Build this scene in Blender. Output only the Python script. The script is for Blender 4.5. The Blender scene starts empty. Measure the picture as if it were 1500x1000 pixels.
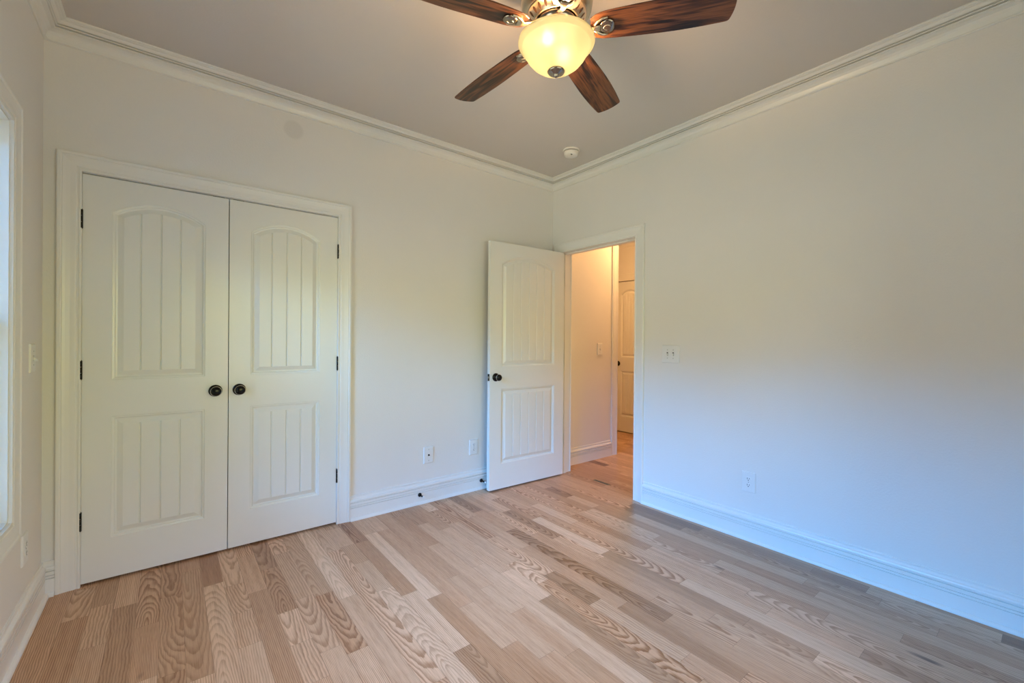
import bpy, math, random
from mathutils import Matrix, Vector

C = bpy.context.scene.collection
sc = bpy.context.scene
PI = math.pi

# ------------------------------------------------------------------ camera
cam_d = bpy.data.cameras.new('camera')
cam_d.sensor_width = 36.0
cam_d.lens = 634.49 * 36.0 / 1500.0
cam_d.clip_start = 0.02
cam = bpy.data.objects.new('camera', cam_d)
C.objects.link(cam)
_r = Vector((0.784624, -0.619930, 0.007366)); _u = Vector((-0.004339, 0.006390, 0.999970)); _f = Vector((0.619958, 0.784631, -0.002324))
cam.matrix_world = Matrix(((_r.x, _u.x, -_f.x, -2.85299), (_r.y, _u.y, -_f.y, -2.99711), (_r.z, _u.z, -_f.z, 1.23570), (0, 0, 0, 1)))
sc.camera = cam

# ------------------------------------------------------------------ view
sc.view_settings.view_transform = 'Standard'
sc.view_settings.look = 'None'
sc.view_settings.gamma = 1.0
sc.view_settings.use_curve_mapping = False
sc.view_settings.exposure = 0.0

# ------------------------------------------------------------------ world: open sky above a line of trees and a lawn
# radiance seen out of each window: lawn, trees, low sky, high sky
OUT_LEFT = {'lawn': (4.4, 4.5, 3.7), 'trees': (2.2, 1.7, 0.7), 'low': (3.8, 17.0, 43.0), 'high': (1.0, 4.0, 10.0)}
OUT_FRONT = {'lawn': (3.8, 3.6, 2.5), 'trees': (6.2, 6.0, 1.9), 'low': (5.0, 5.0, 7.0), 'high': (24.0, 26.0, 38.0)}
def build_world():
    w = bpy.data.worlds.new('World'); sc.world = w
    w.use_nodes = True
    nt = w.node_tree; nt.nodes.clear(); N = nt.nodes.new; L = nt.links.new
    out = N('ShaderNodeOutputWorld'); bg = N('ShaderNodeBackground')
    tc = N('ShaderNodeTexCoord'); sep = N('ShaderNodeSeparateXYZ')
    L(tc.outputs['Generated'], sep.inputs[0])
    no = N('ShaderNodeTexNoise'); no.inputs['Scale'].default_value = 7; no.inputs['Detail'].default_value = 5
    L(tc.outputs['Generated'], no.inputs['Vector'])
    m1 = N('ShaderNodeMath'); m1.operation = 'MULTIPLY_ADD'
    L(no.outputs['Fac'], m1.inputs[0]); m1.inputs[1].default_value = 0.24
    L(sep.outputs['Z'], m1.inputs[2])
    m2 = N('ShaderNodeMath'); m2.operation = 'MULTIPLY_ADD'
    L(m1.outputs[0], m2.inputs[0]); m2.inputs[1].default_value = 0.5; m2.inputs[2].default_value = 0.5 - 0.06
    STR = 50.0
    ramps = []
    for side in (OUT_LEFT, OUT_FRONT):
        cr = N('ShaderNodeValToRGB'); L(m2.outputs[0], cr.inputs[0]); e = cr.color_ramp.elements
        col = lambda k: tuple(v / STR for v in side[k]) + (1,)
        e[0].position = 0.0; e[0].color = col('lawn'); e[1].position = 1.0; e[1].color = col('high')
        for p, k in ((0.49, 'lawn'), (0.505, 'trees'), (0.60, 'trees'), (0.62, 'low'), (0.69, 'low'), (0.77, 'high')):
            x = e.new(p); x.color = col(k)
        ramps.append(cr)
    d = N('ShaderNodeMath'); d.operation = 'SUBTRACT'; L(sep.outputs['X'], d.inputs[0]); L(sep.outputs['Y'], d.inputs[1])
    mr = N('ShaderNodeMapRange'); L(d.outputs[0], mr.inputs[0]); mr.inputs[1].default_value = -0.35; mr.inputs[2].default_value = 0.35
    mx = N('ShaderNodeMix'); mx.data_type = 'RGBA'; L(mr.outputs[0], mx.inputs['Factor'])
    L(ramps[0].outputs[0], mx.inputs['A']); L(ramps[1].outputs[0], mx.inputs['B'])
    L(mx.outputs['Result'], bg.inputs[0]); bg.inputs[1].default_value = STR; L(bg.outputs[0], out.inputs[0])
build_world()

# window openings (y or x span, z span)
WL_Y0, WL_Y1, W_Z0, W_Z1 = -2.36, -0.541, 0.529, 2.055
WF_X0, WF_X1 = -2.75, -0.88
XL, YF, HC, HH = -3.3284, -3.49, 2.743, 2.60

def portal(name, loc, rot, sx, sy):
    l = bpy.data.lights.new(name, 'AREA'); l.shape = 'RECTANGLE'; l.size = sx; l.size_y = sy
    l.cycles.is_portal = True
    o = bpy.data.objects.new(name, l); C.objects.link(o); o.location = loc; o.rotation_euler = rot
portal('window_portal', (XL - 0.13, (WL_Y0 + WL_Y1) / 2, (W_Z0 + W_Z1) / 2), (0, -PI / 2, 0), W_Z1 - W_Z0, WL_Y1 - WL_Y0)
portal('window_portal', ((WF_X0 + WF_X1) / 2, YF - 0.13, (W_Z0 + W_Z1) / 2), (PI / 2, 0, 0), WF_X1 - WF_X0, W_Z1 - W_Z0)

# ------------------------------------------------------------------ node helpers and materials
def mat(name):
    m = bpy.data.materials.new(name); m.use_nodes = True
    b = m.node_tree.nodes['Principled BSDF']
    return m, m.node_tree, b

def bump(nt, b, scale, strength, dist=0.001, detail=3.0):
    N = nt.nodes.new; L = nt.links.new
    tc = N('ShaderNodeTexCoord'); n = N('ShaderNodeTexNoise'); bp = N('ShaderNodeBump')
    n.inputs['Scale'].default_value = scale; n.inputs['Detail'].default_value = detail
    L(tc.outputs['Object'], n.inputs['Vector']); L(n.outputs['Fac'], bp.inputs['Height'])
    bp.inputs['Strength'].default_value = strength; bp.inputs['Distance'].default_value = dist
    L(bp.outputs[0], b.inputs['Normal'])

def paint(name, col, rough, bscale=None, bstr=0.0, var=0.02):
    m, nt, b = mat(name)
    N = nt.nodes.new; L = nt.links.new
    tc = N('ShaderNodeTexCoord'); n = N('ShaderNodeTexNoise'); n.inputs['Scale'].default_value = 3.0
    n.inputs['Detail'].default_value = 6
    L(tc.outputs['Object'], n.inputs['Vector'])
    mx = N('ShaderNodeMix'); mx.data_type = 'RGBA'
    mx.inputs['A'].default_value = tuple(c * (1 - var) for c in col) + (1,)
    mx.inputs['B'].default_value = tuple(min(1, c * (1 + var)) for c in col) + (1,)
    L(n.outputs['Fac'], mx.inputs['Factor']); L(mx.outputs['Result'], b.inputs['Base Color'])
    b.inputs['Roughness'].default_value = rough
    if bscale: bump(nt, b, bscale, bstr)
    return m

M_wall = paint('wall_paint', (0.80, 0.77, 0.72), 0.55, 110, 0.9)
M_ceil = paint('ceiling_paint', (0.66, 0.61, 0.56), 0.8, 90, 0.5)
M_trim = paint('trim_paint', (0.82, 0.80, 0.75), 0.28, 25, 0.04)
M_door = paint('door_paint', (0.81, 0.80, 0.74), 0.24, 20, 0.04)
M_plate = paint('plate_plastic', (0.80, 0.79, 0.76), 0.3)
M_smoke = paint('detector_plastic', (0.82, 0.77, 0.70), 0.45)
M_ext = paint('exterior_siding', (0.7, 0.7, 0.68), 0.7)

def back_wall_paint():
    # wall paint with a faint, soft-edged darker round spot under the crown
    m = M_wall.copy(); m.name = 'wall_paint_darker_spot'
    nt = m.node_tree; N = nt.nodes.new; L = nt.links.new
    b = nt.nodes['Principled BSDF']; src = b.inputs['Base Color'].links[0].from_socket
    tc = N('ShaderNodeTexCoord'); di = N('ShaderNodeVectorMath'); di.operation = 'DISTANCE'
    L(tc.outputs['Object'], di.inputs[0]); di.inputs[1].default_value = (-2.248, 0, 2.55)
    mr = N('ShaderNodeMapRange'); mr.interpolation_type = 'SMOOTHSTEP'; L(di.outputs['Value'], mr.inputs[0])
    mr.inputs[1].default_value = 0.045; mr.inputs[2].default_value = 0.066; mr.inputs[3].default_value = 0.90; mr.inputs[4].default_value = 1.0
    sc_ = N('ShaderNodeVectorMath'); sc_.operation = 'SCALE'
    L(src, sc_.inputs[0]); L(mr.outputs[0], sc_.inputs['Scale']); L(sc_.outputs[0], b.inputs['Base Color'])
    return m
M_wallb = back_wall_paint()

def simple(name, col, rough, metal=0.0, spec=None):
    m, nt, b = mat(name)
    b.inputs['Base Color'].default_value = col + (1,); b.inputs['Roughness'].default_value = rough; b.inputs['Metallic'].default_value = metal
    bump(nt, b, 300, 0.03)
    return m
M_black = simple('oil_rubbed_bronze', (0.012, 0.011, 0.010), 0.22, 0.6)
M_ring = simple('bolt_and_highlight_metal', (0.55, 0.52, 0.50), 0.3, 1.0)  # pale metal: highlight painted on the knob ridge, also the latch bolt
M_slot = simple('dark_slot', (0.02, 0.02, 0.02), 0.6)
M_screw = simple('painted_screw', (0.45, 0.44, 0.42), 0.4, 0.3)
M_nickel = simple('brushed_nickel', (0.62, 0.54, 0.42), 0.32, 1.0)
M_nickeld = simple('dark_nickel', (0.36, 0.30, 0.25), 0.16, 1.0)
M_slotshade = simple('vent_slot_shade', (0.10, 0.045, 0.02), 0.5, 0.3)
M_rubber = simple('white_rubber', (0.75, 0.75, 0.73), 0.5)
M_gapdark = simple('subfloor_dark', (0.05, 0.03, 0.02), 0.9)
M_vent = simple('vent_metal', (0.22, 0.19, 0.12), 0.45, 0.4)

def glass_pane():
    m, nt, b = mat('window_glass'); nt.nodes.remove(b)
    N = nt.nodes.new; L = nt.links.new
    t = N('ShaderNodeBsdfTransparent'); g = N('ShaderNodeBsdfGlossy'); g.inputs['Roughness'].default_value = 0.0
    fr = N('ShaderNodeFresnel'); fr.inputs['IOR'].default_value = 1.45; mx = N('ShaderNodeMixShader')
    t.inputs[0].default_value = (0.95, 0.98, 0.97, 1)
    L(fr.outputs[0], mx.inputs[0]); L(t.outputs[0], mx.inputs[1]); L(g.outputs[0], mx.inputs[2])
    L(mx.outputs[0], nt.nodes['Material Output'].inputs[0])
    return m
M_glass = glass_pane()

def bowl_glass():
    m, nt, b = mat('amber_alabaster_glass'); nt.nodes.remove(b)
    N = nt.nodes.new; L = nt.links.new
    tc = N('ShaderNodeTexCoord'); n = N('ShaderNodeTexNoise'); n.inputs['Scale'].default_value = 9; n.inputs['Detail'].default_value = 4; n.inputs['Distortion'].default_value = 1.2
    L(tc.outputs['Object'], n.inputs['Vector'])
    mx = N('ShaderNodeMix'); mx.data_type = 'RGBA'; mx.inputs['A'].default_value = (0.30, 0.33, 0.26, 1); mx.inputs['B'].default_value = (0.38, 0.43, 0.38, 1)
    L(n.outputs['Fac'], mx.inputs['Factor'])
    t = N('ShaderNodeBsdfTranslucent'); d = N('ShaderNodeBsdfDiffuse'); g = N('ShaderNodeBsdfGlossy'); g.inputs['Roughness'].default_value = 0.15
    d.inputs[0].default_value = (0.62, 0.48, 0.30, 1)
    L(mx.outputs['Result'], t.inputs[0])
    a = N('ShaderNodeMixShader'); a.inputs[0].default_value = 0.35; L(t.outputs[0], a.inputs[1]); L(d.outputs[0], a.inputs[2])
    c = N('ShaderNodeMixShader'); c.inputs[0].default_value = 0.05; L(a.outputs[0], c.inputs[1]); L(g.outputs[0], c.inputs[2])
    rf = N('ShaderNodeBsdfRefraction'); rf.inputs['IOR'].default_value = 1.25; rf.inputs['Roughness'].default_value = 0.60; rf.inputs[0].default_value = (0.9, 0.95, 0.9, 1)
    h = N('ShaderNodeMixShader'); h.inputs[0].default_value = 0.22; L(c.outputs[0], h.inputs[1]); L(rf.outputs[0], h.inputs[2])
    L(h.outputs[0], nt.nodes['Material Output'].inputs[0])
    return m
M_bowl = bowl_glass()

def emit(name, col, s):
    m, nt, b = mat(name); nt.nodes.remove(b)
    e = nt.nodes.new('ShaderNodeEmission'); e.inputs[0].default_value = col + (1,); e.inputs[1].default_value = s
    nt.links.new(e.outputs[0], nt.nodes['Material Output'].inputs[0])
    return m
BULB = (500.0, 300.0, 146.0)
HALL = (102.0, 55.0, 21.0)
M_bulb = emit('warm_bulb', tuple(v / 300 for v in BULB), 300.0)
M_hall_lamp = emit('hall_lamp_diffuser', tuple(v / 110 for v in HALL), 110.0)

def oak_floor():
    m, nt, b = mat('oak_strip_floor'); N = nt.nodes.new; L = nt.links.new
    def A(name):
        a = N('ShaderNodeAttribute'); a.attribute_name = name; return a
    def math_(op, *v):
        x = N('ShaderNodeMath'); x.operation = op
        for i, q in enumerate(v):
            if isinstance(q, (int, float)): x.inputs[i].default_value = q
            else: L(q, x.inputs[i])
        return x.outputs[0]
    tc = N('ShaderNodeTexCoord'); sp = N('ShaderNodeSeparateXYZ'); L(tc.outputs['Object'], sp.inputs[0])
    X, Y = sp.outputs[0], sp.outputs[1]
    at1 = A('plank_a'); s1 = N('ShaderNodeSeparateXYZ'); L(at1.outputs['Vector'], s1.inputs[0])   # log centre x, base depth, seed
    at2 = A('plank_b'); s2 = N('ShaderNodeSeparateXYZ'); L(at2.outputs['Vector'], s2.inputs[0])   # tone, waviness, redness
    cx, dz, seed = s1.outputs; tone, wav, red = s2.outputs
    at3 = A('plank_c'); s3 = N('ShaderNodeSeparateXYZ'); L(at3.outputs['Vector'], s3.inputs[0])   # tilt, plank centre y, ring spacing
    tilt, yc, spac = s3.outputs
    # low frequency depth of the cut through the log
    def noise(vx, vy, vz, scale, detail, dist=0.0):
        cb = N('ShaderNodeCombineXYZ')
        for i, q in enumerate((vx, vy, vz)):
            if isinstance(q, (int, float)): cb.inputs[i].default_value = q
            else: L(q, cb.inputs[i])
        n = N('ShaderNodeTexNoise'); n.inputs['Scale'].default_value = scale; n.inputs['Detail'].default_value = detail; n.inputs['Distortion'].default_value = dist
        L(cb.outputs[0], n.inputs['Vector']); return n.outputs['Fac']
    low = noise(math_('MULTIPLY', X, 5.0), math_('MULTIPLY', Y, 1.7), seed, 1.0, 1.5)
    D = math_('MULTIPLY_ADD', math_('SUBTRACT', low, 0.5), wav, math_('MULTIPLY_ADD', math_('SUBTRACT', Y, yc), tilt, dz))
    dx = math_('SUBTRACT', X, cx)
    mid = noise(math_('MULTIPLY', X, 22.0), math_('MULTIPLY', Y, 9.0), seed, 1.0, 3.0)
    r = math_('SQRT', math_('ADD', math_('MULTIPLY', dx, dx), math_('MULTIPLY', D, D)))
    r = math_('ADD', r, math_('MULTIPLY', math_('SUBTRACT', mid, 0.5), math_('MULTIPLY', wav, 0.19)))
    ph = math_('DIVIDE', r, spac)
    fr = math_('FRACT', ph)
    # latewood band: slow rise then sharp fall
    band = N('ShaderNodeMapRange'); band.interpolation_type = 'SMOOTHSTEP'; L(fr, band.inputs[0])
    band.inputs[1].default_value = 0.25; band.inputs[2].default_value = 0.85
    fall = N('ShaderNodeMapRange'); fall.interpolation_type = 'SMOOTHSTEP'; L(fr, fall.inputs[0])
    fall.inputs[1].default_value = 0.9; fall.inputs[2].default_value = 1.0; fall.inputs[3].default_value = 1.0; fall.inputs[4].default_value = 0.0
    ring = math_('MULTIPLY', band.outputs[0], fall.outputs[0])
    pores = noise(math_('MULTIPLY', X, 420.0), math_('MULTIPLY', Y, 14.0), seed, 1.0, 2.0)
    pm = N('ShaderNodeMapRange'); L(pores, pm.inputs[0]); pm.inputs[1].default_value = 0.42; pm.inputs[2].default_value = 0.66
    streak = noise(math_('MULTIPLY', X, 60.0), math_('MULTIPLY', Y, 1.5), seed, 1.0, 3.0)
    g = math_('ADD', math_('MULTIPLY', ring, math_('MULTIPLY_ADD', red, 0.50, 0.34)), math_('MULTIPLY', pm.outputs[0], 0.32))
    g = math_('ADD', g, math_('MULTIPLY', math_('SUBTRACT', streak, 0.5), 0.85))
    # knots
    kn = noise(math_('MULTIPLY', X, 7.0), math_('MULTIPLY', Y, 3.0), seed, 1.0, 1.0)
    km = N('ShaderNodeMapRange'); km.interpolation_type = 'SMOOTHSTEP'; L(kn, km.inputs[0]); km.inputs[1].default_value = 0.76; km.inputs[2].default_value = 0.82
    base = N('ShaderNodeValToRGB'); L(tone, base.inputs[0]); e = base.color_ramp.elements
    e[0].position = 0; e[0].color = (0.23, 0.11, 0.048, 1); e[1].position = 1; e[1].color = (0.83, 0.585, 0.385, 1)
    x = e.new(0.45); x.color = (0.54, 0.325, 0.18, 1)
    dark = N('ShaderNodeMix'); dark.data_type = 'RGBA'; dark.blend_type = 'MULTIPLY'; dark.inputs['B'].default_value = (0.47, 0.35, 0.25, 1)
    cl = math_('MINIMUM', math_('MAXIMUM', g, 0.0), 1.0)
    L(cl, dark.inputs['Factor']); L(base.outputs[0], dark.inputs['A'])
    rd = N('ShaderNodeMix'); rd.data_type = 'RGBA'; rd.blend_type = 'MULTIPLY'; rd.inputs['B'].default_value = (1.0, 0.92, 0.86, 1)
    L(red, rd.inputs['Factor']); L(dark.outputs['Result'], rd.inputs['A'])
    kx = N('ShaderNodeMix'); kx.data_type = 'RGBA'; kx.inputs['B'].default_value = (0.08, 0.035, 0.02, 1)
    L(km.outputs[0], kx.inputs['Factor']); L(rd.outputs['Result'], kx.inputs['A'])
    L(kx.outputs['Result'], b.inputs['Base Color'])
    rg = N('ShaderNodeMapRange'); L(ring, rg.inputs[0]); rg.inputs[3].default_value = 0.30; rg.inputs[4].default_value = 0.42
    b.inputs['Specular IOR Level'].default_value = 0.5
    L(rg.outputs[0], b.inputs['Roughness'])
    bp = N('ShaderNodeBump'); bp.inputs['Strength'].default_value = 0.12; bp.inputs['Distance'].default_value = 0.0006; bp.invert = True
    L(cl, bp.inputs['Height']); L(bp.outputs[0], b.inputs['Normal'])
    return m
M_floor = oak_floor()

def walnut():
    # fan blades: long grain along local x
    m, nt, b = mat('dark_walnut_blade'); N = nt.nodes.new; L = nt.links.new
    tc = N('ShaderNodeTexCoord'); mp = N('ShaderNodeMapping'); mp.inputs['Scale'].default_value = (3.0, 22.0, 22.0)
    oi = N('ShaderNodeObjectInfo'); ad = N('ShaderNodeVectorMath'); ad.operation = 'ADD'
    L(tc.outputs['Object'], ad.inputs[0])
    cb = N('ShaderNodeCombineXYZ'); L(oi.outputs['Random'], cb.inputs[0]); cb2 = N('ShaderNodeVectorMath'); cb2.operation = 'SCALE'; cb2.inputs['Scale'].default_value = 9
    L(cb.outputs[0], cb2.inputs[0]); L(cb2.outputs[0], ad.inputs[1]); L(ad.outputs[0], mp.inputs['Vector'])
    n = N('ShaderNodeTexNoise'); n.inputs['Scale'].default_value = 1.2; n.inputs['Detail'].default_value = 2; n.inputs['Distortion'].default_value = 0.6
    L(mp.outputs[0], n.inputs['Vector'])
    mu = N('ShaderNodeMath'); mu.operation = 'MULTIPLY'; L(n.outputs['Fac'], mu.inputs[0]); mu.inputs[1].default_value = 14.0
    si = N('ShaderNodeMath'); si.operation = 'SINE'; L(mu.outputs[0], si.inputs[0])
    mp2 = N('ShaderNodeMapping'); mp2.inputs['Scale'].default_value = (10.0, 260.0, 260.0); L(tc.outputs['Object'], mp2.inputs['Vector'])
    n2 = N('ShaderNodeTexNoise'); n2.inputs['Scale'].default_value = 1.0; n2.inputs['Detail'].default_value = 3; L(mp2.outputs[0], n2.inputs['Vector'])
    s = N('ShaderNodeMath'); s.operation = 'MULTIPLY_ADD'; L(si.outputs[0], s.inputs[0]); s.inputs[1].default_value = 0.28; L(n2.outputs['Fac'], s.inputs[2])
    cr = N('ShaderNodeValToRGB'); L(s.outputs[0], cr.inputs[0]); e = cr.color_ramp.elements
    e[0].position = 0.2; e[0].color = (0.010, 0.004, 0.003, 1); e[1].position = 0.85; e[1].color = (0.20, 0.070, 0.024, 1)
    x = e.new(0.5); x.color = (0.058, 0.018, 0.008, 1)
    L(cr.outputs[0], b.inputs['Base Color']); b.inputs['Roughness'].default_value = 0.38
    return m
M_walnut = walnut()

# ------------------------------------------------------------------ mesh helpers
class MB:
    def __init__(s): s.v = []; s.f = []; s.smooth = []
    def add(s, vs, fs, smooth=False):
        o = len(s.v); s.v += [tuple(p) for p in vs]
        for f in fs: s.f.append(tuple(o + i for i in f)); s.smooth.append(smooth)
        return s
    def box(s, a, b):
        x0, y0, z0 = [min(a[i], b[i]) for i in range(3)]; x1, y1, z1 = [max(a[i], b[i]) for i in range(3)]
        return s.add([(x0, y0, z0), (x1, y0, z0), (x1, y1, z0), (x0, y1, z0), (x0, y0, z1), (x1, y0, z1), (x1, y1, z1), (x0, y1, z1)],
                     [(0, 3, 2, 1), (4, 5, 6, 7), (0, 1, 5, 4), (1, 2, 6, 5), (2, 3, 7, 6), (3, 0, 4, 7)])
    def lathe(s, prof, n=40, M=None, smooth=True):
        # prof: list of (r, z); axis z; M maps to place
        M = M or Matrix(); vs = []; fs = []
        for r, z in prof:
            for i in range(n):
                a = 2 * PI * i / n; vs.append(M @ Vector((r * math.cos(a), r * math.sin(a), z)))
        for k in range(len(prof) - 1):
            for i in range(n):
                j = (i + 1) % n; fs.append((k * n + i, k * n + j, (k + 1) * n + j, (k + 1) * n + i))
        s.add(vs, fs, smooth)
        if prof[0][0] > 1e-5: s.add([vs[i] for i in range(n)], [tuple(reversed(range(n)))])
        if prof[-1][0] > 1e-5: s.add([vs[(len(prof) - 1) * n + i] for i in range(n)], [tuple(range(n))])
        return s
    def tube(s, pts, r, n=10, M=None, closed=False):
        M = M or Matrix(); pts = [Vector(p) for p in pts]; vs = []; fs = []; m = len(pts)
        up = Vector((0.13, 0.27, 0.95)).normalized()
        for k, p in enumerate(pts):
            a = pts[(k - 1) % m] if (closed or k > 0) else p; b = pts[(k + 1) % m] if (closed or k < m - 1) else p
            t = (b - a).normalized(); u = t.cross(up)
            if u.length < 1e-3: u = t.cross(Vector((1, 0, 0)))
            u.normalize(); w = t.cross(u)
            rr = r[k] if isinstance(r, (list, tuple)) else r
            for i in range(n):
                an = 2 * PI * i / n; vs.append(M @ (p + u * rr * math.cos(an) + w * rr * math.sin(an)))
        for k in range(m if closed else m - 1):
            k2 = (k + 1) % m
            for i in range(n):
                j = (i + 1) % n; fs.append((k * n + i, k * n + j, k2 * n + j, k2 * n + i))
        s.add(vs, fs, True)
        if not closed: s.add(vs[:n], [tuple(range(n))]); s.add(vs[-n:], [tuple(reversed(range(n)))])
        return s
    def sweep(s, rings, closed_profile=False, cap=True):
        # rings: list of equal-length point lists
        n = len(rings[0]); vs = [p for r in rings for p in r]; fs = []
        m = n if closed_profile else n - 1
        for k in range(len(rings) - 1):
            for i in range(m):
                j = (i + 1) % n; fs.append((k * n + i, k * n + j, (k + 1) * n + j, (k + 1) * n + i))
        s.add(vs, fs)
        if cap: s.add(rings[0], [tuple(range(n))]); s.add(rings[-1], [tuple(reversed(range(n)))])
        return s
    def build(s, name, material, parent=None, fix=True):
        me = bpy.data.meshes.new(name); me.from_pydata([tuple(v) for v in s.v], [], s.f)
        me.polygons.foreach_set('use_smooth', s.smooth); me.materials.append(material)
        if fix:
            import bmesh
            bm = bmesh.new(); bm.from_mesh(me); bmesh.ops.remove_doubles(bm, verts=bm.verts, dist=1e-6); bmesh.ops.recalc_face_normals(bm, faces=bm.faces); bm.to_mesh(me); bm.free()
        me.update()
        o = bpy.data.objects.new(name, me); C.objects.link(o)
        if parent: o.parent = parent
        return o

def tag(o, label=None, cat=None, group=None, kind=None):
    if label: o['label'] = label
    if cat: o['category'] = cat
    if group: o['group'] = group
    if kind: o['kind'] = kind
    return o
def empty(name, loc=(0, 0, 0), M=None):
    o = bpy.data.objects.new(name, None); C.objects.link(o); o.empty_display_size = 0.05
    if M is not None: o.matrix_world = M
    else: o.location = loc
    return o
def RX(a): return Matrix.Rotation(a, 4, 'X')
def RY(a): return Matrix.Rotation(a, 4, 'Y')
def RZ(a): return Matrix.Rotation(a, 4, 'Z')
def T(x, y, z): return Matrix.Translation((x, y, z))

# ------------------------------------------------------------------ room shell
def wall_x(name, y0, y1, xa, xb, za, zb, openings, material, label):
    """wall lying along x between y0..y1 with rectangular openings (x0,x1,z0,z1)"""
    mb = MB(); cur = xa
    for (ox0, ox1, oz0, oz1) in sorted(openings):
        if ox0 > cur: mb.box((cur, y0, za), (ox0, y1, zb))
        if oz0 > za: mb.box((ox0, y0, za), (ox1, y1, oz0))
        if oz1 < zb: mb.box((ox0, y0, oz1), (ox1, y1, zb))
        cur = ox1
    if cur < xb: mb.box((cur, y0, za), (xb, y1, zb))
    return tag(mb.build(name, material, fix=False), label, 'wall', kind='structure')
def wall_y(name, x0, x1, ya, yb, za, zb, openings, material, label):
    mb = MB(); cur = ya
    for (oy0, oy1, oz0, oz1) in sorted(openings):
        if oy0 > cur: mb.box((x0, cur, za), (x1, oy0, zb))
        if oz0 > za: mb.box((x0, oy0, za), (x1, oy1, oz0))
        if oz1 < zb: mb.box((x0, oy0, oz1), (x1, oy1, zb))
        cur = oy1
    if cur < yb: mb.box((x0, cur, za), (x1, yb, zb))
    return tag(mb.build(name, material, fix=False), label, 'wall', kind='structure')

CX0, CX1, DTOP = -3.199, -1.970, 2.050      # closet opening
EY0, EY1 = -0.941, -0.120                    # entry opening (y)
wall_x('wall_back', 0, 0.12, XL, 0.0, 0, HC, [(CX0, CX1, 0, DTOP)], M_wallb, 'cream painted wall holding the double closet doors')
wall_y('wall_right', 0, 0.125, YF - 0.14, 0.12, 0, HC, [(EY0, EY1, 0, DTOP)], M_wall, 'long cream wall with the entry doorway and a double switch plate')
wall_y('wall_left', XL - 0.14, XL, YF - 0.14, 0.9, 0, HC, [(WL_Y0, WL_Y1, W_Z0, W_Z1)], M_wall, 'cream window wall at the left edge of the view')
wall_x('wall_front', YF - 0.14, YF, XL, 0.0, 0, HC, [(WF_X0, WF_X1, W_Z0, W_Z1)], M_wall, 'cream wall behind the camera with a window')
tag(MB().box((XL, 0.12, 0), (-3.26, 0.78, HC)).box((-1.9, 0.12, 0), (-1.8, 0.78, HC)).box((XL, 0.78, 0), (-1.8, 0.88, HC)).box((-3.26, 0.12, 2.5), (-1.9, 0.78, 2.6)).build('wall_closet', M_wall, fix=False),
    'inner walls of the closet behind the double doors', 'wall', kind='structure')
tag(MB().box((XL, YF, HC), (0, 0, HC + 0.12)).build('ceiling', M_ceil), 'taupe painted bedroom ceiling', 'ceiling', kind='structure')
# hall
HXE = 0.985
tag(MB().box((0.125, 0.018, 0), (HXE, 1.3, HH)).build('wall_hall_left', M_wall), 'warm lit hall wall seen through the doorway with a light switch', 'wall', kind='structure')
FY0, FY1 = 0.358, 0.824
wall_y('wall_hall_far', 1.975, 2.1, -2.1, 1.3, 0, HH, [(FY0, FY1, 0, DTOP)], M_wall, 'far hall wall holding the narrow panelled door')
tag(MB().box((HXE, 1.3, 0), (2.1, 1.4, HH)).build('wall_hall_back', M_wall), 'end wall of the hall recess', 'wall', kind='structure')
tag(MB().box((0.125, -2.2, 0), (2.1, -2.1, HH)).build('wall_hall_front', M_wall), 'near end wall of the hall', 'wall', kind='structure')
tag(MB().box((0.125, -2.2, HH), (2.1, 1.4, HH + 0.1)).build('ceiling_hall', M_wall), 'warm lit hall ceiling beyond the doorway', 'ceiling', kind='structure')
tag(MB().box((2.1, FY0 - 0.05, 0), (2.2, FY1 + 0.05, HH)).build('wall_hall_closet', M_wall), 'back of the small hall closet', 'wall', kind='structure')

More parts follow.
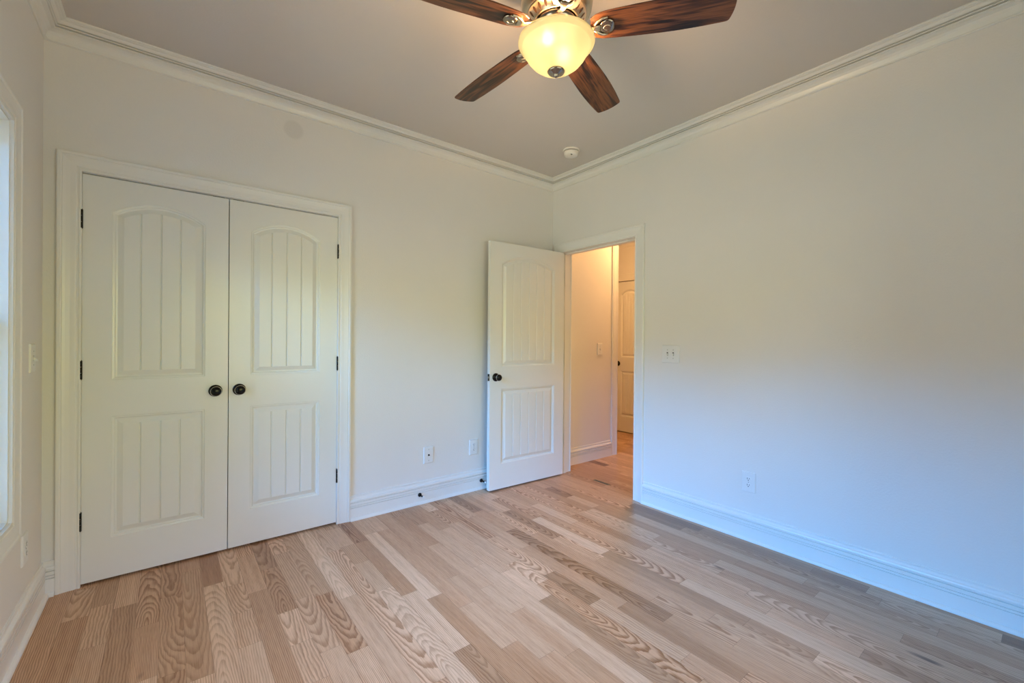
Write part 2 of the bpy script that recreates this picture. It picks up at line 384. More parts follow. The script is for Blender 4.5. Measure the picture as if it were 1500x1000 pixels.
# floor: one mesh of individual oak strips
def build_floor():
    rnd = random.Random(11)
    W = 0.083; x0 = -2.80 - 7 * W; vs = []; fs = []; pa = []; pb = []
    nrow = int((2.2 - x0) / W) + 1
    mb = MB().box((-3.42, -3.60, -0.06), (2.2, 1.4, -0.0012)); vs = list(mb.v); fs = list(mb.f)
    pa = [(0, 0, 0)] * len(fs); pb = [(0.2, 0, 0)] * len(fs); pc = [(0, 0, 0.01)] * len(fs); nb = len(fs)
    g = 0.00025
    for i in range(nrow):
        xa = x0 + i * W; y = -3.6 - rnd.uniform(0, 0.6)
        while y < 1.4:
            ln = rnd.choice([0.28, 0.34, 0.42, 0.5, 0.62, 0.75, 0.9, 1.1]) * rnd.uniform(0.85, 1.15)
            ya, yb = max(y, -3.6), min(y + ln, 1.4)
            if yb > ya + 0.01:
                o = len(vs); vs += [(xa + g, ya + g, 0), (xa + W - g, ya + g, 0), (xa + W - g, yb - g, 0), (xa + g, yb - g, 0)]
                fs.append((o, o + 1, o + 2, o + 3))
                kind = rnd.random()
                if kind < 0.45: cx = xa + W * rnd.uniform(0.15, 0.85); dz = rnd.uniform(0.02, 0.06); wv = rnd.uniform(0.04, 0.11); tl = rnd.choice([-1, 1]) * rnd.uniform(0.04, 0.13); sp = rnd.uniform(0.0060, 0.0100)   # cathedral
                elif kind < 0.66: cx = xa + rnd.choice([-1, 1]) * rnd.uniform(0.05, 0.12) + W / 2; dz = rnd.uniform(0.02, 0.05); wv = rnd.uniform(0.04, 0.10); tl = rnd.uniform(-0.05, 0.05); sp = rnd.uniform(0.006, 0.011)
                else: cx = xa + rnd.choice([-1, 1]) * rnd.uniform(0.2, 0.4) + W / 2; dz = 0.02; wv = 0.025; tl = rnd.uniform(-0.02, 0.02); sp = rnd.uniform(0.004, 0.008)      # straight grain
                pc.append((tl, (ya + yb) / 2, sp))
                t = rnd.gauss(0.63, 0.13)
                if rnd.random() < 0.12: t -= 0.26
                pa.append((cx, dz, rnd.uniform(0, 60))); pb.append((min(1, max(0.05, t)), wv, rnd.random()))
            y += ln
    me = bpy.data.meshes.new('floor'); me.from_pydata(vs, [], fs)
    for nm, dat in (('plank_a', pa), ('plank_b', pb), ('plank_c', pc)):
        a = me.attributes.new(nm, 'FLOAT_VECTOR', 'FACE'); a.data.foreach_set('vector', [c for t in dat for c in t])
    me.materials.append(M_floor); me.materials.append(M_gapdark)
    for i in range(nb): me.polygons[i].material_index = 1
    me.update(); o = bpy.data.objects.new('floor', me); C.objects.link(o)
    tag(o, 'light oak strip floor with random length boards', 'floor', kind='structure')
build_floor()

# ------------------------------------------------------------------ trim profiles
BASE = [(0, 0), (0.031, 0), (0.0305, 0.007), (0.027, 0.013), (0.022, 0.017), (0.0165, 0.0185), (0.0165, 0.0825), (0.0100, 0.0832), (0.0100, 0.0868), (0.0165, 0.0875),
        (0.0165, 0.0965), (0.0100, 0.0972), (0.0100, 0.1008), (0.0160, 0.1015), (0.0160, 0.1165), (0.0090, 0.1172), (0.0090, 0.1212), (0.0170, 0.1222), (0.0180, 0.128), (0.0180, 0.134), (0.0165, 0.138),
        (0.0095, 0.142), (0.0060, 0.148), (0.0050, 0.155), (0.0078, 0.158), (0.0078, 0.163), (0.006, 0.166), (0, 0.166)]
CROWN = [(0, 0.097), (0.006, 0.097), (0.0110, 0.094), (0.0110, 0.0890), (0.0030, 0.0880), (0.0030, 0.0850), (0.006, 0.078), (0.010, 0.066), (0.018, 0.055), (0.030, 0.0475), (0.041, 0.0450),
         (0.044, 0.0445), (0.046, 0.042), (0.044, 0.039), (0.034, 0.0378), (0.034, 0.0342), (0.050, 0.0342), (0.0525, 0.032), (0.050, 0.0290), (0.041, 0.0282), (0.041, 0.0245), (0.054, 0.0235), (0.060, 0.019), (0.066, 0.0135), (0.075, 0.0115), (0.075, 0.0095), (0.082, 0.0085), (0.087, 0.006), (0.087, 0), (0, 0)]
CASE = [(0.0, 0.0), (0.0, 0.010), (0.002, 0.012), (0.009, 0.012), (0.011, 0.0095), (0.017, 0.0095), (0.020, 0.0125), (0.024, 0.013), (0.040, 0.0135), (0.056, 0.0155),
        (0.066, 0.0175), (0.069, 0.0165), (0.071, 0.0185), (0.074, 0.0205), (0.081, 0.0205), (0.085, 0.0195), (0.087, 0.017), (0.087, 0.0)]

def run(name, prof, kind, pts, top, parent=None, material=None, label=None, closed=False):
    """pts: list of (x,y, nx,ny) corners with mitre normal (already scaled) ; prof (p,q): p out from wall, q height (base) or drop (crown)"""
    rings = []
    for (x, y, nx, ny) in pts:
        rings.append([Vector((x + nx * p, y + ny * p, (top - q) if kind == 'crown' else q)) for p, q in prof])
    if closed: rings.append(rings[0])
    o = MB().sweep(rings, True, cap=not closed).build(name, material or M_trim, parent)
    if label: tag(o, label, 'baseboard' if kind == 'base' else 'crown moulding', kind='structure')
    return o
CASEW = 0.087
# crown: four separate runs, mitred
for nm, pts, lb in (('trim_1', [(XL, 0, 1, -1), (0, 0, -1, -1)], 'white crown moulding above the double closet doors'),
                    ('trim_2', [(0, 0, -1, -1), (0, YF, -1, 1)], 'white crown moulding along the right wall above the doorway'),
                    ('trim_3', [(XL, YF, 1, 1), (XL, 0, 1, -1)], 'white crown moulding above the window at left'),
                    ('trim_4', [(0, YF, -1, 1), (XL, YF, 1, 1)], 'white crown moulding behind the camera')):
    run(nm, CROWN, 'crown', pts, HC, label=lb)
for nm, pts, lb in (('trim_5', [(1.975, -2.1, -1, 1), (1.975, 1.3, -1, -1)], 'crown moulding over the narrow hall door'),
                    ('trim_6', [(0.125, 0.018, 1, -1), (HXE, 0.018, 0, -1)], 'crown moulding on the hall wall with the switch')):
    run(nm, CROWN, 'crown', pts, HH, label=lb)
CL, CR = CX0 + 0.004 - CASEW, CX1 - 0.004 + CASEW
EN, EF = EY0 + 0.005 - CASEW, EY1 - 0.005 + CASEW
for nm, pts, lb in (('baseboard_back_left', [(XL, 0, 1, -1), (CL, 0, 0, -1)], 'short white baseboard between window wall and closet casing'),
                    ('baseboard_back', [(CR, 0, 0, -1), (0, 0, -1, -1)], 'white grooved baseboard between closet and open door'),
                    ('baseboard_right_corner', [(0, 0, -1, -1), (0, EF, -1, 0)], 'short white baseboard behind the open door'),
                    ('baseboard_right', [(0, EN, -1, 0), (0, YF, -1, 1)], 'long white baseboard under the right wall'),
                    ('baseboard_left', [(XL, YF, 1, 1), (XL, 0, 1, -1)], 'white baseboard under the window at left'),
                    ('baseboard_front', [(0, YF, -1, 1), (XL, YF, 1, 1)], 'white baseboard behind the camera'),
                    ('baseboard_hall_left', [(0.125 + 0.02, 0.018, 0, -1), (HXE - CASEW, 0.018, 0, -1)], 'baseboard on the hall wall below the switch'),
                    ('baseboard_hall_far', [(1.975, -2.1, -1, 1), (1.975, FY0 - 0.08, -1, 0)], 'baseboard on the far hall wall')):
    prof = BASE if nm != 'baseboard_hall_left' else [(p if q > 0.0184 or p == 0 else 0.0165, q) for p, q in BASE]
    run(nm, prof, 'base', pts, 0, label=lb)
# vertical trim at the end of the hall wall
rings = [[Vector((HXE - 0.082 + u, 0.018 - t, z)) for u, t in CASE] for z in (0, HH - 0.10)]
tag(MB().sweep(rings, True).build('trim_7', M_trim), 'vertical trim at the far corner of the hall wall', 'trim', kind='structure')

def casing(name, M, a0, a1, ztop, parent=None, label=None, z0=0.0, closed=False):
    """U (or ring) casing round an opening; local plane: a along, t out; M maps (a, -t, z) -> world"""
    rings = []
    if closed: path = [(a0, z0, -1, -1), (a0, ztop, -1, 1), (a1, ztop, 1, 1), (a1, z0, 1, -1), (a0, z0, -1, -1)]
    else: path = [(a0, z0, -1, 0), (a0, ztop, -1, 1), (a1, ztop, 1, 1), (a1, z0, 1, 0)]
    for a, z, da, dz in path:
        rings.append([M @ Vector((a + da * u, -t, z + dz * u)) for u, t in CASE])
    o = MB().sweep(rings, True, cap=not closed).build(name, M_trim, parent)
    if label: tag(o, label, 'door casing', kind='structure')
    return o
def jamb(M, a0, a1, ztop, depth, parent, stop=(0.04, 0.075), th=0.012):
    mb = MB()
    def B(p, q): 
        b = MB().box(p, q); mb.add([M @ Vector(v) for v in b.v], b.f)
    B((a0 - 0.001, 0, 0), (a0 + th * 0.01 + 0.001, depth, ztop)); B((a1 - 0.001, 0, 0), (a1 + 0.001, depth, ztop)); B((a0, 0, ztop - 0.001), (a1, depth, ztop + 0.001))
    if stop:
        B((a0, stop[0], 0), (a0 + 0.011, stop[1], ztop)); B((a1 - 0.011, stop[0], 0), (a1, stop[1], ztop)); B((a0, stop[0], ztop - 0.011), (a1, stop[1], ztop))
    return mb.build('jamb', M_trim, parent, fix=False)
I4 = Matrix()
# M for a wall facing -x at x=0: local a -> -y, local y(out is -y) -> world: out = -x.  (a,y,z)->(y, -a, z)
MRW = Matrix(((0, 1, 0, 0), (-1, 0, 0, 0), (0, 0, 1, 0), (0, 0, 0, 1)))
t1 = casing('trim_8', I4, CX0 + 0.004, CX1 - 0.004, DTOP + 0.002, label='white moulded casing round the double closet doors')
jamb(I4, CX0, CX1, DTOP, 0.12, t1, stop=(0.037, 0.07))
t2 = casing('trim_9', MRW, -EY1 + 0.005, -EY0 - 0.005, DTOP + 0.002, label='white moulded casing round the open doorway')
jamb(MRW, -EY1, -EY0, DTOP, 0.125, t2, stop=(0.037, 0.072))
MHW = Matrix(((0, -1, 0, 0.125), (1, 0, 0, 0), (0, 0, 1, 0), (0, 0, 0, 1)))     # hall side: out = +x : (a,y)->( -y+.125, a)
casing('trim_10', MHW, EY0 + 0.005, EY1 - 0.005, DTOP + 0.002, label='hall side casing of the open doorway')
MFW = MRW.copy(); MFW = T(1.975, 0, 0) @ MRW
t4 = casing('trim_11', MFW, -FY1 + 0.004, -FY0 - 0.004, DTOP + 0.002, label='casing round the narrow hall door')
jamb(MFW, -FY1, -FY0, DTOP, 0.125, t4, stop=(0.04, 0.07))
# strike plate on the near jamb
MB().box((-0.004, EY0 + 0.0012, 0.915), (0.032, EY0 + 0.0030, 0.972)).box((-0.004, EY0 + 0.0012, 0.918), (0.004, EY0 + 0.0085, 0.969)).build('strike_plate', M_black, t2)

# ------------------------------------------------------------------ panelled doors
def door_face(w, h, x0, x1, zl0, zl1, zu0, zus, rise, grooves, gp):
    """relief of one face: returns verts (x, z, depth) and faces"""
    V = []; F = []
    def addv(x, z, d): V.append((x, z, d)); return len(V) - 1
    rings_def = [(0, 0), (0.0015, 0.0035), (0.006, 0.0042), (0.010, 0.0052), (0.014, 0.0115), (0.021, 0.0125), (0.0235, 0.0112), (0.044, 0.0022), (0.046, 0.0018)]
    cxm = (x0 + x1) / 2; hw = (x1 - x0) / 2; hf = hw - rings_def[-1][0]
    gx = [(k - (grooves - 1) / 2) * gp for k in range(grooves)]
    gw = 0.0046
    fr = set([-1.0, 1.0])
    for k in range(25): fr.add(round(-1 + 2 * k / 24, 5))
    fr = [f for f in fr if all(abs(f * hf - g) > gw * 1.3 for g in gx)]
    gset = set()
    for g in gx:
        for q in (-gw, 0, gw): fr.append((g + q) / hf)
        gset.add(round(g / hf, 6))
    fr.sort(); n = len(fr)
    tops = {}; bots = {}
    for key, zb, zs, rs in (('low', zl0, zl1, 0), ('up', zu0, zus, rise)):
        if rs > 0:
            R = (hw * hw + rs * rs) / (2 * rs); zc = zs + rs - R
        prev = None
        for ri, (ins, dep) in enumerate(rings_def):
            hwi = hw - ins; b = []; t = []
            for f in fr:
                x = f * hwi
                zt = zc + math.sqrt((R - ins) ** 2 - x * x) if rs > 0 else zs - ins
                d = dep
                if ri == len(rings_def) - 1 and round(f, 6) in gset: d = dep + 0.0055
                b.append(addv(cxm + x, zb + ins, d)); t.append(addv(cxm + x, zt, d))
            cur = b + t[::-1]
            if prev:
                m = len(cur)
                for i in range(m):
                    j = (i + 1) % m; F.append((prev[i], prev[j], cur[j], cur[i]))
            else: tops[key] = t; bots[key] = b
            prev = cur
        for i in range(n - 1): F.append((b[i], b[i + 1], t[i + 1], t[i]))
    def strip(la, lb):
        for i in range(n - 1): F.append((la[i], la[i + 1], lb[i + 1], lb[i]))
    xs = [V[i][0] for i in bots['low']]
    strip([addv(x, 0, 0) for x in xs], bots['low']); strip(tops['low'], bots['up']); strip(tops['up'], [addv(x, h, 0) for x in xs])
    for a, b in ((0, x0), (x1, w)):
        i = [addv(a, 0, 0), addv(b, 0, 0), addv(b, h, 0), addv(a, h, 0)]; F.append(tuple(i))
    return V, F
def door_slab(w, h, half_panel_inset, grooves, gp, th=0.035):
    x0, x1 = half_panel_inset, w - half_panel_inset
    V, F = door_face(w, h, x0, x1, 0.205, 0.822, 1.008, 1.862, 0.068 * ((x1 - x0) / 0.39) ** 0.35, grooves, gp)
    mb = MB()
    mb.add([(x, d, z) for x, z, d in V], F)
    mb.add([(x, th - d, z) for x, z, d in V], [tuple(reversed(f)) for f in F])
    mb.add([(0, 0, 0), (w, 0, 0), (w, 0, h), (0, 0, h), (0, th, 0), (w, th, 0), (w, th, h), (0, th, h)], [(0, 1, 5, 4), (1, 2, 6, 5), (2, 3, 7, 6), (3, 0, 4, 7)])
    return mb
KNOB = [(0.0, 0.0), (0.0335, 0.0), (0.0335, 0.004), (0.031, 0.007), (0.020, 0.0095), (0.0125, 0.012), (0.0115, 0.026), (0.015, 0.032), (0.0235, 0.036), (0.0265, 0.042), (0.0268, 0.047)]
RING = [(0.0262, 0.0462), (0.0280, 0.0474), (0.0280, 0.0482), (0.0262, 0.0494)]
CAPK = [(0.0262, 0.049), (0.0245, 0.055), (0.018, 0.0605), (0.009, 0.063), (0.0, 0.0635)]
def knob(parent, M):
    k = MB().lathe(KNOB, 36, M).lathe(CAPK, 36, M).build('door_knob', M_black, parent)
    MB().lathe(RING, 36, M).build('knob_highlight_ring', M_ring, k)
    return k
def hinge(parent, x, y, z, leafdir=1, h=0.092):
    mb = MB()
    for k in range(3):
        a = -h / 2 + k * h / 3; mb.lathe([(0.0062, a + 0.0006), (0.0062, a + h / 3 - 0.0006)], 16, T(x, y, z))
    mb.lathe([(0, -h / 2 - 0.006), (0.004, -h / 2 - 0.004), (0.005, -h / 2)], 12, T(x, y, z)).lathe([(0.005, h / 2), (0.004, h / 2 + 0.004), (0, h / 2 + 0.006)], 12, T(x, y, z))
    mb.box((x - 0.0065, y + 0.001, z - h / 2), (x + 0.0065, y + 0.006, z + h / 2))
    return mb.build('hinge', M_black, parent)

DZ, DH = 0.012, 2.033
# closet leaves
for nm, xx, hx, kx, cx_, lab in (('door_1', -3.1945, 0.0 - 0.003, 0.548, 0.556, 'left leaf of the white double closet doors'),
                                ('door_2', -2.5825, 0.608 + 0.003, 0.052, 0.042, 'right leaf of the white double closet doors')):
    d = tag(empty(nm, (xx, 0.001, DZ)), lab, 'closet door', kind='structure')
    door_slab(0.608, DH, 0.1095, 3, 0.083).build('door_panel', M_door, d)
    knob(d, T(kx, 0, 0.924) @ RX(PI / 2))
    for hz in (1.808, 1.062, 0.312): hinge(d, hx, -0.007, hz)
    cc = 0.560 if nm == 'door_1' else 0.045
    MB().box((cc - 0.028, 0.008, DH), (cc + 0.028, 0.027, DH + 0.0045)).build('ball_catch', M_black, d)
# entry door, swung open into the room
ang = math.radians(-1.8)
Mdoor = T(-0.005, EY1 - 0.004, DZ) @ RZ(ang) 
d = tag(empty('door_3', M=Mdoor), 'white panelled entry door standing open against the corner', 'door', kind='structure')
slab = door_slab(0.811, DH, 0.114, 5, 0.085).build('door_panel', M_door, d); slab.location = (-0.811, -0.035, 0)
knob(d, T(-0.811 + 0.058, -0.035, 0.922) @ RX(PI / 2)); knob(d, T(-0.811 + 0.058, 0.0, 0.922) @ RX(-PI / 2))
lp = MB().box((-0.8122, -0.0300, 0.893), (-0.8108, -0.0050, 0.950)).build('latch_plate', M_black, d)
MB().box((-0.8200, -0.0235, 0.914), (-0.8122, -0.0115, 0.930)).build('latch_bolt', M_ring, lp)
for hz in (1.808, 1.062, 0.312):
    mb = MB().lathe([(0.0062, -0.046), (0.0062, 0.046)], 16, T(0.0005, 0.003, hz)).box((0.0004, -0.032, hz - 0.045), (0.0030, 0.002, hz + 0.045))
    mb.build('hinge', M_black, d)
# narrow hall door
d = tag(empty('door_4', M=T(1.985, FY1 - 0.0045, DZ) @ RZ(-PI / 2)), 'narrow panelled door in warm light at the end of the hall', 'door', kind='structure')
door_slab(0.457, DH, 0.094, 3, 0.048).build('door_panel', M_door, d)
knob(d, T(0.052, 0, 0.920) @ RX(PI / 2))

# ------------------------------------------------------------------ windows
def window(name, M, a0, a1, label):
    """local: a along, y<0 into the room, y>0 outside"""
    r = tag(empty(name, M=M), label, 'window', kind='structure')
    z0, z1 = W_Z0, W_Z1
    casing('window_casing', I4, a0 + 0.004, a1 - 0.004, z1 - 0.004, parent=r, z0=z0 + 0.004, closed=True)
    mb = MB(); t = 0.010
    mb.box((a0, 0, z0), (a0 + t, 0.14, z1)).box((a1 - t, 0, z0), (a1, 0.14, z1)).box((a0 + t, 0, z0), (a1 - t, 0.14, z0 + t)).box((a0 + t, 0, z1 - t), (a1 - t, 0.14, z1))
    mb.build('window_jamb', M_trim, r, fix=False)
    mid = (a0 + a1) / 2
    MB().box((mid - 0.045, 0.055, z0 + t), (mid + 0.045, 0.135, z1 - t)).build('mullion', M_trim, r)
    zm = (z0 + z1) / 2
    for (b0, b1) in ((a0 + t, mid - 0.045), (mid + 0.045, a1 - t)):
        for (c0, c1, y) in ((z0 + t, zm + 0.02, 0.075), (zm - 0.02, z1 - t, 0.105)):
            s = 0.038; e = 0.0005
            f = MB().box((b0 + e, y, c0 + e), (b0 + s, y + 0.028, c1 - e)).box((b1 - s, y, c0 + e), (b1 - e, y + 0.028, c1 - e)).box((b0 + s, y, c0 + e), (b1 - s, y + 0.028, c0 + s)).box((b0 + s, y, c1 - s), (b1 - s, y + 0.028, c1 - e)).build('sash', M_trim, r, fix=False)
            MB().box((b0 + s, y + 0.012, c0 + s), (b1 - s, y + 0.016, c1 - s)).build('glass_pane', M_glass, f)
    return r
# left wall faces +x : out(-y local) -> +x ; a -> y
MLW = Matrix(((0, -1, 0, XL), (1, 0, 0, 0), (0, 0, 1, 0), (0, 0, 0, 1)))
window('window_1', MLW, WL_Y0, WL_Y1, 'bright white framed window at the left edge of the view')
MFRW = Matrix(((-1, 0, 0, 0), (0, -1, 0, YF), (0, 0, 1, 0), (0, 0, 0, 1)))
window('window_2', MFRW, -WF_X1, -WF_X0, 'white framed window behind the camera')

# ------------------------------------------------------------------ electrical plates
def plate_mesh(w, h, t=0.0075):
    a, b = w / 2, h / 2; c = 0.004
    ring = lambda x, z, y: [(-x, y, -z), (x, y, -z), (x, y, z), (-x, y, z)]
    mb = MB().sweep([ring(a, b, 0), ring(a, b, -0.002), ring(a - 0.0015, b - 0.0015, -t * 0.75), ring(a - c, b - c, -t)], True)
    return mb
def plate_thing(name, M, label, cat, w, h, kind):
    r = tag(empty(name, M=M), label, cat)
    plate_mesh(w, h).build('wall_plate', M_plate, r)
    f = -0.0075
    def screw(x, z):
        MB().lathe([(0.0034, 0), (0.0030, 0.0012), (0, 0.0014)], 14, T(x, f, z) @ RX(PI / 2)).build('screw', M_screw, r)
    if kind == 'toggle2': xs = [-0.023, 0.023]
    elif kind == 'toggle': xs = [0]
    if kind.startswith('toggle'):
        for x in xs:
            fr_ = MB().box((x - 0.0055, f - 0.0006, -0.0125), (x + 0.0055, f, 0.0125)).build('toggle_slot', M_slot if kind == 'toggle2' else M_screw, r)
            q = MB(); s = 0.0043
            q.sweep([[(x - s, f, -0.010), (x + s, f, -0.010), (x + s, f, 0.006), (x - s, f, 0.006)], [(x - s * .8, f - 0.013, -0.013), (x + s * .8, f - 0.013, -0.013), (x + s * .8, f - 0.013, -0.006), (x - s * .8, f - 0.013, -0.006)]], True)
            q.build('toggle', M_plate, r)
            screw(x, 0.030); screw(x, -0.030)
    elif kind == 'outlet':
        for z in (0.0195, -0.0195):
            n = 24; pts = []
            for i in range(n):
                a = 2 * PI * i / n; pts.append((0.0172 * math.cos(a), max(-0.0142, min(0.0142, 0.0172 * math.sin(a)))))
            rc = MB().sweep([[(x, f + 0.0002, z + q) for x, q in pts], [(x * 0.97, f - 0.0022, z + q * 0.97) for x, q in pts]], True).build('receptacle', M_plate, r)
            y = f - 0.0022
            MB().box((-0.0076, y - 0.0003, z - 0.001), (-0.0050, y + 0.0002, z + 0.0085)).box((0.0050, y - 0.0003, z), (0.0074, y + 0.0002, z + 0.008)).lathe([(0.0029, 0), (0.0029, 0.0005)], 12, T(0, y + 0.0002, z - 0.0068) @ RX(PI / 2)).build('slots', M_slot, rc)
        screw(0, 0)
    elif kind == 'coax':
        MB().lathe([(0.0075, 0), (0.0075, 0.002), (0.0048, 0.0022), (0.0048, 0.010), (0.003, 0.010), (0.003, 0.0085)], 6, T(0, f, 0) @ RX(PI / 2), smooth=False).build('coax_jack', M_black, r)
        screw(0, 0.0415); screw(0, -0.0415)
    return r
def on_back(x, z, y=0.0): return T(x, y, z)
def on_right(y, z): return T(0, y, z) @ RZ(-PI / 2)
def on_left(y, z): return T(XL, y, z) @ RZ(PI / 2)
plate_thing('light_switch', on_right(-1.246, 1.146), 'white double toggle switch plate on the right wall beside the doorway', 'light switch', 0.138, 0.127, 'toggle2')
plate_thing('electrical_outlet', on_right(-1.793, 0.360), 'white outlet low on the bluish right wall', 'outlet', 0.082, 0.127, 'outlet')
plate_thing('electrical_outlet', on_back(-0.884, 0.3555), 'white outlet low on the wall right beside the open door', 'outlet', 0.080, 0.125, 'outlet')
plate_thing('cable_outlet', on_back(-1.2945, 0.3555), 'white wall plate with a single black cable jack between closet and open door', 'cable outlet', 0.080, 0.125, 'coax')
plate_thing('light_switch', on_left(-0.208, 1.143), 'white single toggle switch beside the window near the closet', 'light switch', 0.082, 0.125, 'toggle')
plate_thing('electrical_outlet', on_left(-0.322, 0.352), 'white outlet below the window corner on the left wall', 'outlet', 0.082, 0.127, 'outlet')
plate_thing('light_switch', on_back(0.708, 1.152, 0.018), 'single switch on the warm lit hall wall through the doorway', 'light switch', 0.078, 0.122, 'toggle')

# ------------------------------------------------------------------ door stops on the baseboard
def door_stop(x, label):
    r = tag(empty('door_stop', M=T(x, -0.0165, 0.070) @ RX(PI / 2)), label, 'door stop')
    MB().lathe([(0.0, 0), (0.0150, 0), (0.0150, 0.004), (0.011, 0.010), (0.007, 0.014)], 24).build('base', M_black, r)
    MB().lathe([(0.0064, 0.012), (0.0058, 0.058)], 16).build('rod', M_black, r)
    MB().lathe([(0.0078, 0.058), (0.0082, 0.062), (0.0080, 0.070), (0.005, 0.073), (0, 0.0735)], 20).build('tip', M_rubber, r)
door_stop(-1.372, 'black rod door stop on the baseboard nearest the closet')
door_stop(-0.905 + 0.09, 'black rod door stop on the baseboard beside the open door')

# ------------------------------------------------------------------ floor vent slot in the hall
v = tag(empty('floor_vent', (0.118, -0.515, 0)), 'small dark slotted vent set in the hall floor', 'floor vent')
MB().box((-0.016, -0.085, 0.0002), (0.016, 0.085, 0.0022)).build('frame', M_vent, v)
MB().box((-0.006, -0.075, 0.0022), (0.004, 0.075, 0.0026)).build('slot', M_slot, v)

# ------------------------------------------------------------------ smoke detector
s = tag(empty('smoke_detector', (-0.372, -0.592, HC)), 'round white smoke detector on the ceiling near the corner', 'smoke detector')
MB().lathe([(0.0, 0), (0.066, 0), (0.066, -0.004), (0.064, -0.011), (0.061, -0.013)], 48).build('mounting_base', M_smoke, s)
MB().lathe([(0.046, -0.013), (0.046, -0.019)], 48).build('vent_gap_shade', M_slot, s)  # dark band paints the shade between base and cover
b = MB().lathe([(0.057, -0.0185), (0.0575, -0.023), (0.053, -0.042), (0.047, -0.049), (0.030, -0.053), (0.0, -0.053)], 48).build('cover', M_smoke, s)
MB().lathe([(0.012, 0), (0.012, -0.004), (0.009, -0.005), (0, -0.005)], 20, T(-0.012, -0.022, -0.0525)).build('test_button', M_smoke, b)
MB().box((-0.035, -0.036, -0.0535), (-0.022, -0.028, -0.051)).build('sensor_opening', M_slot, b)

# ------------------------------------------------------------------ ceiling fan
FX, FY_, ZB, PH = -1.650, -1.745, 2.464, math.radians(20.6)
fan = tag(empty('ceiling_fan', (FX, FY_, HC)), 'five blade walnut ceiling fan with lit amber bowl light', 'ceiling fan')
def Z(z): return z - HC
MB().lathe([(0, 0), (0.082, 0), (0.080, -0.012), (0.066, -0.040), (0.040, -0.052)], 48).build('canopy', M_nickel, fan)
MB().lathe([(0.030, -0.050), (0.030, -0.085), (0.050, -0.092), (0.095, -0.098), (0.128, -0.112), (0.140, -0.135), (0.142, -0.175), (0.138, -0.198), (0.128, -0.212), (0.118, -0.216)], 64).build('motor_housing', M_nickel, fan)
# vented underside: cone between r .118 and .086 with solid dark ovals painting the shade of open slots
zo, zi = Z(2.527), Z(2.503)
vr = MB().lathe([(0.1185, zo + 0.004), (0.1195, zo - 0.001), (0.1160, zo - 0.004), (0.1140, zo - 0.003), (0.0920, zi - 0.001), (0.0905, zi - 0.004), (0.0860, zi - 0.005), (0.0830, zi - 0.001), (0.0830, zi + 0.008)], 72).build('vent_ring', M_nickel, fan)
slots = MB(); ns = 24
for k in range(ns):
    a0 = 2 * PI * (k + 0.5) / ns; pts = []
    for i in range(16):
        q = 2 * PI * i / 16; rad = 0.1030 + 0.0088 * math.cos(q); tq = 0.0052 * math.sin(q) * (1.0 + 0.25 * math.cos(q))
        z = zi - 0.001 + (rad - 0.092) / 0.022 * (zo - 0.003 - zi + 0.001) - 0.0005
        pts.append((rad * math.cos(a0) - tq * math.sin(a0), rad * math.sin(a0) + tq * math.cos(a0), z))
    slots.sweep([pts, [(x, y, z + 0.002) for x, y, z in pts]], True)
slots.build('vent_slots', M_slotshade, vr, fix=False)
MB().lathe([(0.082, zi + 0.006), (0.080, Z(2.490)), (0.074, Z(2.478)), (0.060, Z(2.474)), (0.060, Z(2.452)), (0.050, Z(2.446)), (0.0, Z(2.446))], 48).build('switch_housing', M_nickeld, fan)
# blades
def blade_mesh():
    L = 0.655; n = 26; up = []; 
    def hw(r):
        pts = [(0.135, 0.036), (0.15, 0.048), (0.18, 0.0575), (0.22, 0.0615), (0.30, 0.066), (0.40, 0.070), (0.47, 0.0705), (0.55, 0.068), (0.62, 0.0635), (0.645, 0.0615)]
        for (a, b), (c, d_) in zip(pts, pts[1:]):
            if r <= c: return b + (d_ - b) * max(0, (r - a)) / (c - a)
        return pts[-1][1]
    rs = [0.135 + (0.632 - 0.135) * k / n for k in range(n + 1)]
    side = [(r, hw(r)) for r in rs]
    side += [(0.640, 0.0605), (0.6445, 0.0575), (0.647, 0.053)]
    tip = [(0.647 + 0.009 * (1 - (t / 0.053) ** 2), t) for t in (0.044, 0.033, 0.022, 0.011, 0.0)]
    half = side + tip
    full = half + [(r, -t) for r, t in reversed(half[:-1])]
    full = [(r, t) for r, t in full]
    th = 0.0028
    mb = MB(); m = len(full); c = 0.0015
    def lay(z, e):
        return [(r - (e if r > 0.64 else 0), t - math.copysign(min(e, abs(t)), t), z) for r, t in full]
    rings = [lay(th, c), lay(th - c, 0), lay(-th + c, 0), lay(-th, c)]
    vs = [p for q in rings for p in q]; fs = []
    for k in range(3):
        for i in range(m):
            j = (i + 1) % m; fs.append((k * m + i, k * m + j, (k + 1) * m + j, (k + 1) * m + i))
    for k in range(m // 2):
        for base in (0, 3 * m):
            a, b = k, k + 1; c_, d_ = m - 2 - k, m - 1 - k
            if c_ > b: fs.append((base + a, base + b, base + c_, base + d_))
            elif c_ == b: fs.append((base + a, base + b, base + d_))
    mb.add(vs, fs); return mb
PITCH = math.radians(-12)
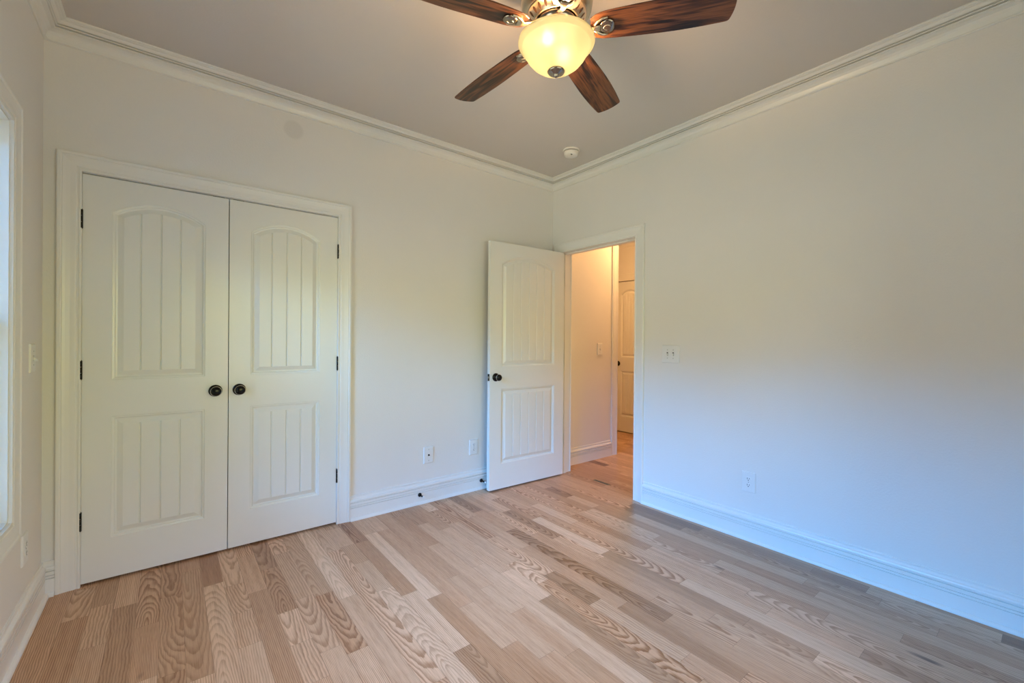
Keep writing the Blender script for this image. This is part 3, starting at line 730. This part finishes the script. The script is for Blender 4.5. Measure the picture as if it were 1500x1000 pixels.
for k in range(5):
    a = PH + k * 2 * PI / 5
    Mr = T(0, 0, Z(ZB)) @ RZ(a) @ RX(PITCH)
    bl = blade_mesh().build('blade', M_walnut, fan); bl.matrix_local = Mr
    iron = empty  # bracket: neck from the motor, forked yoke and a medallion under the blade root
    mb = MB()
    Ma = T(0, 0, Z(ZB)) @ RZ(a)
    neck = [(0.078, 0, 0.026), (0.096, 0, 0.016), (0.118, 0, 0.000), (0.142, 0, -0.010), (0.172, 0, -0.0115)]
    rr = [0.015, 0.013, 0.011, 0.011, 0.010]
    vs = []; fs = []; n = 14
    for (x, y, z), w, th_ in zip(neck, (0.013, 0.012, 0.011, 0.012, 0.017), (0.005, 0.005, 0.005, 0.0045, 0.004)):
        for i in range(n):
            an = 2 * PI * i / n; vs.append(Ma @ Vector((x, w * math.cos(an), z + th_ * math.sin(an))))
    for q in range(len(neck) - 1):
        for i in range(n):
            j = (i + 1) % n; fs.append((q * n + i, q * n + j, (q + 1) * n + j, (q + 1) * n + i))
    mb.add(vs, fs, True); mb.add(vs[:n], [tuple(range(n))]); mb.add(vs[-n:], [tuple(reversed(range(n)))])
    # spread arms along the blade root edges
    for sgn in (-1, 1):
        mb.tube([(0.150, sgn * 0.010, -0.006), (0.163, sgn * 0.024, -0.0065), (0.180, sgn * 0.034, -0.0065), (0.200, sgn * 0.036, -0.006)], [0.006, 0.0055, 0.005, 0.0035], 10, Mr)
    br = mb.build('blade_bracket', M_nickel, fan)
    md = MB()
    shape = [(0.170, 0.012), (0.178, 0.022), (0.192, 0.029), (0.208, 0.029), (0.220, 0.022), (0.226, 0.010)]
    full = shape + [(x, -y) for x, y in reversed(shape)]
    cxm = 0.198
    rings = []
    for e, z in ((1.0, -0.0030), (1.0, -0.0085), (0.86, -0.0125), (0.55, -0.0140), (0.2, -0.0135)):
        rings.append([Mr @ Vector((cxm + (x - cxm) * e, y * e, z)) for x, y in full])
    md.sweep(rings, True)
    md.smooth = [True] * len(md.smooth)
    mdo = md.build('medallion', M_nickeld, br)
    MB().tube([(cxm + 0.013 * math.cos(q), 0.011 * math.sin(q), -0.0145) for q in [PI * 0.5 + PI * 1.4 * i / 14 for i in range(15)]], 0.0016, 6, Mr).build('scroll', M_nickel, mdo)
# light kit
mbw = MB().lathe([(0.1515, Z(2.423)), (0.1515, Z(2.418)), (0.147, Z(2.410)), (0.138, Z(2.406)), (0.1345, Z(2.400)), (0.1285, Z(2.386)), (0.1165, Z(2.366)), (0.100, Z(2.346)), (0.080, Z(2.330)), (0.056, Z(2.318)), (0.030, Z(2.3115)), (0.012, Z(2.310)),
                 (0.012, Z(2.313)), (0.030, Z(2.3145)), (0.054, Z(2.321)), (0.078, Z(2.333)), (0.0975, Z(2.349)), (0.1135, Z(2.368)), (0.1255, Z(2.387)), (0.131, Z(2.402)), (0.136, Z(2.410)), (0.146, Z(2.415)), (0.148, Z(2.423)), (0.1515, Z(2.423))], 72)
mbw.f = [f for f in mbw.f if len(f) == 4]; mbw.smooth = [True] * len(mbw.f)
bw = mbw.build('bowl_shade', M_bowl, fan)
MB().lathe([(0.004, Z(2.446)), (0.004, Z(2.31))], 12).build('centre_rod', M_nickel, fan)
MB().lathe([(0.0, Z(2.3105)), (0.033, Z(2.3105)), (0.035, Z(2.307)), (0.031, Z(2.302)), (0.018, Z(2.297)), (0.009, Z(2.294)), (0.0085, Z(2.289)), (0.006, Z(2.285)), (0, Z(2.2835))], 40).build('finial', M_nickeld, fan)
for ang_ in (math.radians(196), math.radians(16)):
    dx, dy = 0.062 * math.cos(ang_), 0.062 * math.sin(ang_)
    sk = MB().lathe([(0.0, 0.0), (0.016, 0.0), (0.016, 0.026), (0.012, 0.03), (0, 0.03)], 24, T(dx, dy, Z(2.430))).build('lamp_socket', M_nickeld, fan)
    MB().lathe([(0.0, -0.046), (0.012, -0.044), (0.020, -0.036), (0.0225, -0.026), (0.020, -0.014), (0.012, -0.002), (0.011, 0.0), (0, 0)], 24, T(dx, dy, Z(2.429))).build('bulb', M_bulb, sk)

# ------------------------------------------------------------------ hall ceiling lamp (lights the hall, above the view)
h = tag(empty('hall_ceiling_lamp', (1.25, -0.34, HH)), 'round warm ceiling lamp of the hall, above the doorway view', 'ceiling lamp')
MB().lathe([(0, 0), (0.16, 0), (0.16, -0.02), (0.15, -0.025)], 40).build('lamp_base', M_nickel, h)
MB().lathe([(0.15, -0.022), (0.145, -0.05), (0.11, -0.08), (0.05, -0.095), (0, -0.098)], 40).build('lamp_diffuser', M_hall_lamp, h)
